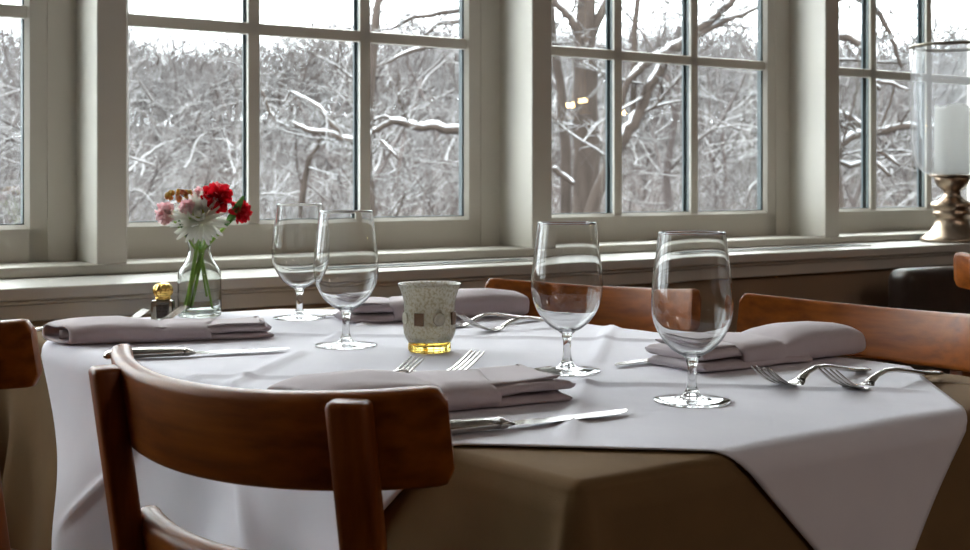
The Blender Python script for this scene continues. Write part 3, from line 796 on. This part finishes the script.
# ------------------------------------------------------------------ hurricane lamp and candle
def hurricane():
    t = 2.49; p = W((t, .088, SILL)); r = empty('hurricane_candle_holder', p, 0, 'tall glass hurricane on an aged metal pedestal standing on the sill at right', 'candle holder')
    b = MB(); b.lathe([(.0002, 0), (.080, 0), (.086, .003), (.086, .010), (.074, .018), (.060, .030), (.049, .048), (.043, .066), (.046, .072), (.052, .076), (.052, .084), (.047, .090), (.056, .096), (.060, .103), (.056, .110), (.036, .118), (.024, .128), (.022, .140), (.030, .150), (.040, .158), (.046, .172), (.050, .184), (.0002, .184)], 64); b.build('pedestal', M['pewter'], r)
    b = MB(); b.lathe([(.0002, .1842), (.062, .1842), (.064, .188), (.0002, .190)], 48); b.build('candle_plate', M['pewter'], r)
    zt = .548
    ou = [(.060, .190), (.078, .196), (.095, .212), (.106, .240), (.111, .285), (.112, .36), (.112, .46), (.114, zt)]
    inn = [(a - .003, c + .001) for a, c in reversed(ou)]
    b = MB(); b.lathe(ou + inn, 72); b.build('glass_chimney', M['chimney'], r)
    b = MB(); b.lathe([(.1095, zt - .003), (.1145, zt - .003), (.1158, zt), (.1158, zt + .004), (.1145, zt + .006), (.1100, zt + .006), (.1095, zt + .003), (.1095, zt - .003)], 72); b.build('rim_band', M['rimband'], r)
    c = MB(); rr = .047
    prof = [(.0002, 0), (rr - .003, 0), (rr, .003), (rr, .185), (rr - .002, .193), (rr - .006, .191), (rr - .014, .178), (.0002, .176)]
    rings = [[Vector((x * math.cos(q), x * math.sin(q), z + (.005 * math.sin(3 * q) if z > .18 else 0))) for q in [2 * math.pi * j / 48 for j in range(48)]] for x, z in prof]
    c.rings(rings)
    o = empty('pillar_candle', p + Vector((.0, 0, .1902)), 0, 'white pillar candle inside the glass hurricane', 'candle')
    c.build('wax', M['wax'], o); w = MB(); w.tube([Vector((0, 0, .175)), Vector((.001, 0, .184)), Vector((.003, .001, .190))], .0012, 6); w.build('wick', M['pepper'], o)
hurricane()

# ------------------------------------------------------------------ reflected bulbs of the room and added fill lights (behind the viewer and to the right)
def sconce(loc, label):
    r = empty('wall_lamp', loc, 0, label, 'lamp', 'warm lamps of the dining room')
    b = MB(); b.sphere((0, 0, 0), .012, 16, 10, (1, 1, 1.25)); b.build('bulb', M['bulb'], r)
    b = MB(); b.lathe([(.0002, -.075), (.03, -.075), (.032, -.07), (.012, -.05), (.012, -.03), (.016, -.024), (.0002, -.024)], 24); b.build('socket', M['brass'], r)
    b = MB(); b.tube([Vector((0, 0, .03)), Vector((0, 0, CEIL - loc.z))], .004, 8); b.build('cord', M['brass'], r)
def mirror(p):
    g = W((0, GL + .003, 0)); n = WN; d = (p - Vector((g.x, g.y, p.z))).dot(n); return p - n * (2 * d)
for px, py, dd in ((572.5, 105, 6.6), (585, 100.5, 6.9), (624, 113, 7.4)):
    sconce(mirror(atd(px, py, dd)), 'bare warm bulb whose reflection shows in the middle window')
def light(name, loc, power, col, size):
    l = bpy.data.lights.new(name, 'POINT'); l.energy = power; l.color = col; l.shadow_soft_size = size
    o = bpy.data.objects.new(name, l); COL.objects.link(o); o.location = loc; return o
light('room_fill_light', (2.2, -1.2, 2.35), 20, (1, .86, .76), .2)  # added unseen fill that brightens the room side and right-hand drape
light('room_fill_light', (3.2, .9, 2.35), 8, (1, .84, .72), .2)  # second, weaker added fill without any fitting

# ------------------------------------------------------------------ the snowy wood outside
def ground_z(x, y):
    s = max(0, (y - 34) / 100); z = -1.6 + 8.2 * (min(1, s) ** 1.2)
    return z + 1.6 * noise.noise(Vector((x * .018, y * .018, 1.7))) * min(1, s * 3) + .8 * noise.noise(Vector((x * .06, y * .06, 4)))* min(1, s * 3) + min(1, s) * 2.0 * math.sin(x * .045 + 1.9)
b = MB(); nx, ny = 90, 70; vs = []
for j in range(ny + 1):
    y = 4.5 + (150 - 4.5) * (j / ny) ** 1.5
    for i in range(nx + 1):
        x = (i / nx - .5) * (30 + y * 2.6); vs.append(Vector((x, y + max(0, x) * .0, ground_z(x, y))))
b.add(vs, [(j * (nx + 1) + i, j * (nx + 1) + i + 1, (j + 1) * (nx + 1) + i + 1, (j + 1) * (nx + 1) + i) for j in range(ny) for i in range(nx)])
def hillmat():
    m, nt, out = mat('snowy_brush_hillside')
    p = N(nt, 'ShaderNodeBsdfPrincipled', Roughness=.95); p.inputs['Specular IOR Level'].default_value = .05
    cr, no, mp = noise_col(nt, (.028, .022, .020), (.076, .067, .067), (1, .35, .35), 1.1, 9, .36, .66)
    L(nt, cr.outputs['Color'], p.inputs['Base Color']); L(nt, p.outputs[0], out.inputs['Surface']); return m
tag(b.build('ground_outside', hillmat()), kind='structure')

def grow(mb, p, d, ln, r, lev, rnd, seg, bias, nmin=.005):
    n = max(2, int(4 if lev > 1 else 3)); pts = [p.copy()]; rad = [r]
    for i in range(n):
        d = (d + Vector((rnd.gauss(0, .16), rnd.gauss(0, .16), rnd.gauss(0, .10) + bias))).normalized()
        pts.append(pts[-1] + d * (ln / n)); rad.append(r * (1 - .62 * (i + 1) / n))
    mb.tube(pts, rad, seg if lev > 1 else 3, cap=False)
    if lev <= 0: return
    cnt = rnd.randint(4, 6) if lev > 1 else rnd.randint(4, 6)
    for c in range(cnt):
        f = rnd.uniform(.30, 1.0) if lev < 3 else rnd.uniform(.25, 1.0)
        k = min(n - 1, int(f * n)); q = pts[k].lerp(pts[k + 1], f * n - k)
        dd = (pts[k + 1] - pts[k]).normalized()
        ax = Vector((rnd.uniform(-1, 1), rnd.uniform(-1, 1), rnd.uniform(-.3, .8))).normalized()
        nd = (dd * rnd.uniform(.35, .9) + ax * rnd.uniform(.6, 1.0)).normalized()
        grow(mb, q, nd, ln * rnd.uniform(.42, .66), max(rad[k] * rnd.uniform(.45, .65), nmin), lev - 1, rnd, seg, bias * .6, nmin)
protos = []
for s in range(7):
    rnd = random.Random(100 + s); mb = MB()
    grow(mb, Vector((0, 0, -.3)), Vector((rnd.uniform(-.08, .08), rnd.uniform(-.08, .08), 1)), 7.5, .12, 4 if s < 3 else 3, rnd, 5, .05)
    if s >= 3:
        for q in range(4): grow(mb, Vector((rnd.uniform(-.5, .5), rnd.uniform(-.5, .5), -.2)), Vector((rnd.uniform(-.5, .5), rnd.uniform(-.5, .5), 1)), rnd.uniform(2.5, 5), .045, 3, rnd, 4, .0)
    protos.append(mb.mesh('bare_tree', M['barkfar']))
rnd = random.Random(5)
spots = []
for i in range(290):
    f = rnd.random(); y = 22 + 112 * f ** .85
    x = rnd.uniform(-.46, .62) * y + rnd.uniform(-2, 4)
    spots.append((x, y))
for i in range(90):
    y = 16 + 60 * rnd.random(); spots.append((rnd.uniform(-1.15, -.46) * y, y))
for x, y in spots:
    o = bpy.data.objects.new('bare_tree', protos[rnd.randrange(7)]); COL.objects.link(o)
    k = rnd.uniform(.55, 1.0) * (.8 if y < 34 else 1.0)
    o.location = (x, y, ground_z(x, y)); o.rotation_euler = (0, 0, rnd.uniform(0, 6.28)); o.scale = (k * rnd.uniform(.9, 1.3), k * rnd.uniform(.9, 1.3), k)
    tag(o, 'bare haze-paled tree in the snowy wood far beyond the windows', 'tree', 'bare trees of the snowy wood')
# the tree line along the ridge: too many to tell apart
mb = MB(); rnd = random.Random(31)
ridge = []
for s_ in range(4):
    q = MB(); r2 = random.Random(300 + s_)
    grow(q, Vector((0, 0, -.3)), Vector((0, 0, 1)), 6.5, .16, 3, r2, 4, .06, .022)
    for e in range(2): grow(q, Vector((0, 0, .5)), Vector((r2.uniform(-.5, .5), r2.uniform(-.3, .3), 1)), 5.0, .10, 3, r2, 3, .05, .022)
    ridge.append(q)
for i in range(430):
    y = rnd.uniform(70, 138); x = rnd.uniform(-.46, .60) * y; k = rnd.uniform(.55, 1.25); an = rnd.uniform(0, 6.28); g = ground_z(x, y); q = ridge[i % 4]
    ca, sa = math.cos(an) * k, math.sin(an) * k
    mb.add([(x + v[0] * ca - v[1] * sa, y + v[0] * sa + v[1] * ca, g + v[2] * k) for v in q.v], q.f)
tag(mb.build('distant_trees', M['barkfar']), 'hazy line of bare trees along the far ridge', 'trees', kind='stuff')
# tangle of brush
mb = MB(); rnd = random.Random(9)
for i in range(7400):
    f = rnd.random(); y = 15 + 50 * f; x = rnd.uniform(-1.0 if i > 5200 else -.48, .65 if i < 5200 else -.4) * y + rnd.uniform(-1, 2); z = ground_z(x, y)
    d = Vector((rnd.uniform(-.8, .8), rnd.uniform(-.8, .8), rnd.uniform(.5, 1.4))).normalized(); ln = rnd.uniform(1.0, 4.2) * (1 if y > 22 else .7)
    p = Vector((x, y, z)); pts = [p]; sag = rnd.uniform(-.06, .28)
    z0 = rnd.random() < .45
    if z0: p.z += rnd.uniform(.4, 4.5); d.z *= .25; d.normalize(); ln *= .6
    for k in range(5):
        d = (d + Vector((rnd.gauss(0, .15), rnd.gauss(0, .15), -sag * .5 + rnd.gauss(0, .1)))).normalized(); pts.append(pts[-1] + d * ln / 5)
    r0 = rnd.uniform(.006, .018) * (.6 + y / 45)
    mb.tube(pts, [r0 * (1 - .14 * k) for k in range(6)], 3, cap=False)
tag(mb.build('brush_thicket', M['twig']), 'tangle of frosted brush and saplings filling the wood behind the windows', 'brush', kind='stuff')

# nearer trees with their own limbs (px, py, distance, radius)
def limb_tree(name, label, limbs, seed, twigs=26, tl=(.5, 1.3)):
    rnd = random.Random(seed); b = MB(); sn = MB()
    allp = []
    for limb in limbs:
        pts = [atd(px, py, dd) for px, py, dd, rr in limb]; rad = [rr for *_, rr in limb]
        dense, dr = [], []
        for i in range(len(pts) - 1):
            for q in range(4):
                t = q / 4; k = .5 * rad[i]
                dense.append(pts[i].lerp(pts[i + 1], t) + (Vector((rnd.gauss(0, 1), rnd.gauss(0, 1), rnd.gauss(0, 1))) * k * (.10 if rad[i] > .06 else .3) if (i or q) else Vector())); dr.append(rad[i] + (rad[i + 1] - rad[i]) * t)
        dense.append(pts[-1]); dr.append(rad[-1]); b.tube(dense, dr, 9)
        run, rr_ = [], []                                # snow lying along the upper side of a limb
        for i in range(len(dense)):
            dv = dense[min(i + 1, len(dense) - 1)] - dense[max(0, i - 1)]; sl = abs(dv.normalized().z)
            if sl < .93 and rnd.random() < .90:
                side = Vector((-dv.z, 0, abs(dv.x))) if abs(dv.x) > 1e-4 else Vector((0, 0, 1))
                if side.z < 0: side = -side
                if dv.x < 0: side = Vector((abs(side.x) if dv.z > 0 else -abs(side.x), 0, side.z))
                side.normalize()
                run.append(dense[i] + side * dr[i] * .62); rr_.append(dr[i] * .72 * rnd.uniform(.75, 1.15))
            else:
                if len(run) > 2: sn.tube(run, [rr_[0] * .4] + rr_[1:-1] + [rr_[-1] * .4], 7)
                run, rr_ = [], []
        if len(run) > 2: sn.tube(run, [rr_[0] * .4] + rr_[1:-1] + [rr_[-1] * .4], 7)
        allp += list(zip(dense, dr))
    r = empty(name, (allp[0][0].x, allp[0][0].y, ground_z(allp[0][0].x, allp[0][0].y)), 0, label, 'tree')
    tw = MB()
    for i in range(twigs):
        p, rr = rnd.choice(allp); rr = min(rr, .05)
        d = Vector((rnd.uniform(-1, 1), rnd.uniform(-.6, .6), rnd.uniform(-.3, 1))).normalized()
        grow(tw, p, d, rnd.uniform(*tl), max(.006, rr * .35), 2, rnd, 4, .02)
    inv = Matrix.Translation(-Vector(r.location))
    for q in (b, tw, sn): q.v = [tuple(inv @ Vector(p)) for p in q.v]
    b.build('trunk', M['bark'], r); tw.build('twigs', M['bark'], r)
    if sn.v: sn.build('snow', M['limbsnow'], r)
    return r
G = 480
limb_tree('bare_tree', 'thick grey tree trunk standing close behind the middle window', [
    [(588, 330, 13, .20), (587, 215, 13, .15), (586, 130, 13, .138), (585, 60, 13, .125), (585, 28, 13, .105), (588, -20, 13, .09), (594, -80, 13, .08)],
    [(584, 60, 13, .07), (582, 40, 13, .055), (570, 18, 13, .04), (556, 4, 13, .033), (540, -30, 13, .03)],
    [(586, 60, 13, .08), (588, 40, 13, .065), (600, 16, 13, .05), (611, -6, 13, .042), (625, -50, 13, .03)],
    [(566, 330, 13.6, .07), (566, 150, 13.6, .06), (560, 80, 13.6, .05), (553, 30, 13.6, .045), (549, -30, 13.6, .04)],
    [(553, 168, 12.6, .035), (566, 178, 12.6, .03), (574, 184, 12.6, .02)]], 21, 14, (.4, .9))
limb_tree('leaning_tree', 'leaning tree with snow along its limbs, crossing the middle window', [
    [(570, 330, 12, .14), (590, 215, 12, .068), (606, 170, 12, .060), (622, 140, 12, .056), (636, 118, 12, .054), (650, 88, 12, .05), (668, 56, 12, .045), (690, 36, 12, .042), (712, 18, 12, .045), (728, 5, 12, .038), (745, -20, 12, .03)],
    [(604, 172, 12, .035), (612, 150, 12, .035), (617, 120, 12, .03), (628, 82, 12, .034), (648, 62, 12, .04), (672, 48, 12, .04), (700, 34, 12, .036), (726, 20, 12, .03), (757, 9, 12, .022), (790, -4, 12, .015)],
    [(700, 30, 12, .014), (730, 25, 12, .012), (756, 29, 12, .009)],
    [(632, 128, 12, .03), (634, 70, 12.2, .03), (635, 25, 12.3, .028), (640, -20, 12.3, .025)],
    [(640, 112, 12, .016), (664, 104, 12, .013), (688, 100, 12, .010)]], 22, 22, (.5, 1.2))
limb_tree('snowy_limb_tree', 'tree behind the white post between first windows, snowy limb reaching left', [
    [(518, 330, 11, .16), (516, 200, 11, .13), (514, 60, 11, .11), (512, -60, 11, .09)],
    [(514, 150, 11, .05), (490, 138, 11, .046), (462, 130, 11, .042), (430, 127, 11, .038), (404, 123, 11, .034), (392, 121, 11, .03), (376, 130, 11, .022), (366, 138, 11, .014)],
    [(396, 122, 11, .018), (384, 116, 11, .016), (373, 120, 11, .010)],
    [(512, 5, 11, .03), (480, 6, 11, .028), (450, 12, 11, .024), (414, 17, 11, .019), (392, 28, 11, .013), (372, 32, 11, .008)],
    [(512, 20, 11, .03), (462, 21, 11, .024), (438, 24, 11, .019), (424, 36, 11, .011)],
    [(512, 50, 11, .024), (450, 44, 11, .020), (412, 50, 11, .017), (392, 60, 11, .012), (376, 67, 11, .008)],
    [(380, 140, 11, .016), (392, 152, 11, .013), (400, 160, 11, .009)]], 23, 14, (.3, .9))
limb_tree('snowy_limb_tree', 'snow laden tree filling the right-hand window beside the hurricane', [
    [(828, 330, 10, .11), (832, 200, 10, .09), (826, 60, 10, .075), (820, -40, 10, .06)],
    [(832, 178, 10, .030), (838, 156, 10, .034), (846, 140, 10, .036), (862, 133, 10, .034), (884, 131, 10, .034), (904, 126, 10, .03), (930, 128, 10, .024), (960, 120, 10, .016)],
    [(828, 110, 10, .028), (850, 118, 10, .026), (866, 130, 10, .024), (880, 152, 10, .018), (900, 166, 10, .012)],
    [(826, 40, 10, .034), (846, 36, 10, .03), (862, 46, 10, .026), (868, 80, 10, .02), (880, 90, 10, .014)],
    [(824, 0, 10, .03), (856, -4, 10, .03), (880, 14, 10, .024), (892, 40, 10, .018), (903, 70, 10, .012)],
    [(832, 160, 10, .02), (850, 166, 10, .02), (872, 160, 10, .018), (890, 176, 10, .012)],
    [(868, 80, 10, .018), (892, 84, 10, .016), (908, 90, 10, .010)]], 24, 36, (.3, 1.0))
limb_tree('snowy_limb_tree', 'snowy branched tree behind the second pane of the first window', [
    [(372, 330, 14, .12), (366, 200, 14, .10), (364, 145, 14, .085), (372, 60, 14, .06), (380, -10, 14, .04)],
    [(364, 142, 14, .045), (345, 139, 14, .04), (325, 133, 14, .034), (306, 130, 14, .026), (292, 122, 14, .014)],
    [(345, 139, 14, .03), (328, 120, 14, .026), (320, 108, 14, .024), (300, 96, 14, .020), (290, 92, 14, .014), (283, 104, 14, .008)],
    [(300, 240, 15, .05), (303, 190, 15, .042), (308, 160, 15, .034), (318, 146, 15, .024), (322, 128, 15, .016)],
    [(262, 90, 14.5, .016), (268, 108, 14.5, .022), (274, 120, 14.5, .022), (290, 128, 14.5, .016)]], 25, 26, (.4, 1.1))

# ------------------------------------------------------------------ sky, camera, render settings
w = bpy.data.worlds.new('overcast_sky'); scene.world = w; w.use_nodes = True; nt = w.node_tree
bg = nt.nodes['Background']
tc = nt.nodes.new('ShaderNodeTexCoord'); sx = nt.nodes.new('ShaderNodeSeparateXYZ'); L(nt, tc.outputs['Generated'], sx.inputs[0])
cr = nt.nodes.new('ShaderNodeValToRGB'); cr.color_ramp.elements[0].position = .0; cr.color_ramp.elements[1].position = .6
cr.color_ramp.elements[0].color = (.86, .89, .95, 1); cr.color_ramp.elements[1].color = (1, 1, 1, 1)
L(nt, sx.outputs['Z'], cr.inputs['Fac']); L(nt, cr.outputs['Color'], bg.inputs['Color']); bg.inputs['Strength'].default_value = 7.0

cam = bpy.data.cameras.new('camera'); co = bpy.data.objects.new('camera', cam); COL.objects.link(co)
co.location = (0, 0, CAMZ); co.rotation_euler = (R(90), 0, 0)
cam.sensor_width = 36; cam.lens = F / 970 * 36; cam.shift_y = -(275 - HZ) / 970; cam.clip_end = 400; cam.clip_start = .02
cam.dof.use_dof = True; cam.dof.focus_distance = 1.38; cam.dof.aperture_fstop = 14
scene.camera = co
scene.view_settings.view_transform = 'Standard'; scene.view_settings.look = 'None'; scene.view_settings.gamma = 1
scene.view_settings.exposure = 0.78
cy = scene.cycles
cy.max_bounces = 14; cy.transmission_bounces = 14; cy.transparent_max_bounces = 24; cy.glossy_bounces = 6; cy.diffuse_bounces = 5
cy.caustics_refractive = True; cy.caustics_reflective = False; cy.blur_glossy = .5; cy.sample_clamp_indirect = 3
cy.use_denoising = True
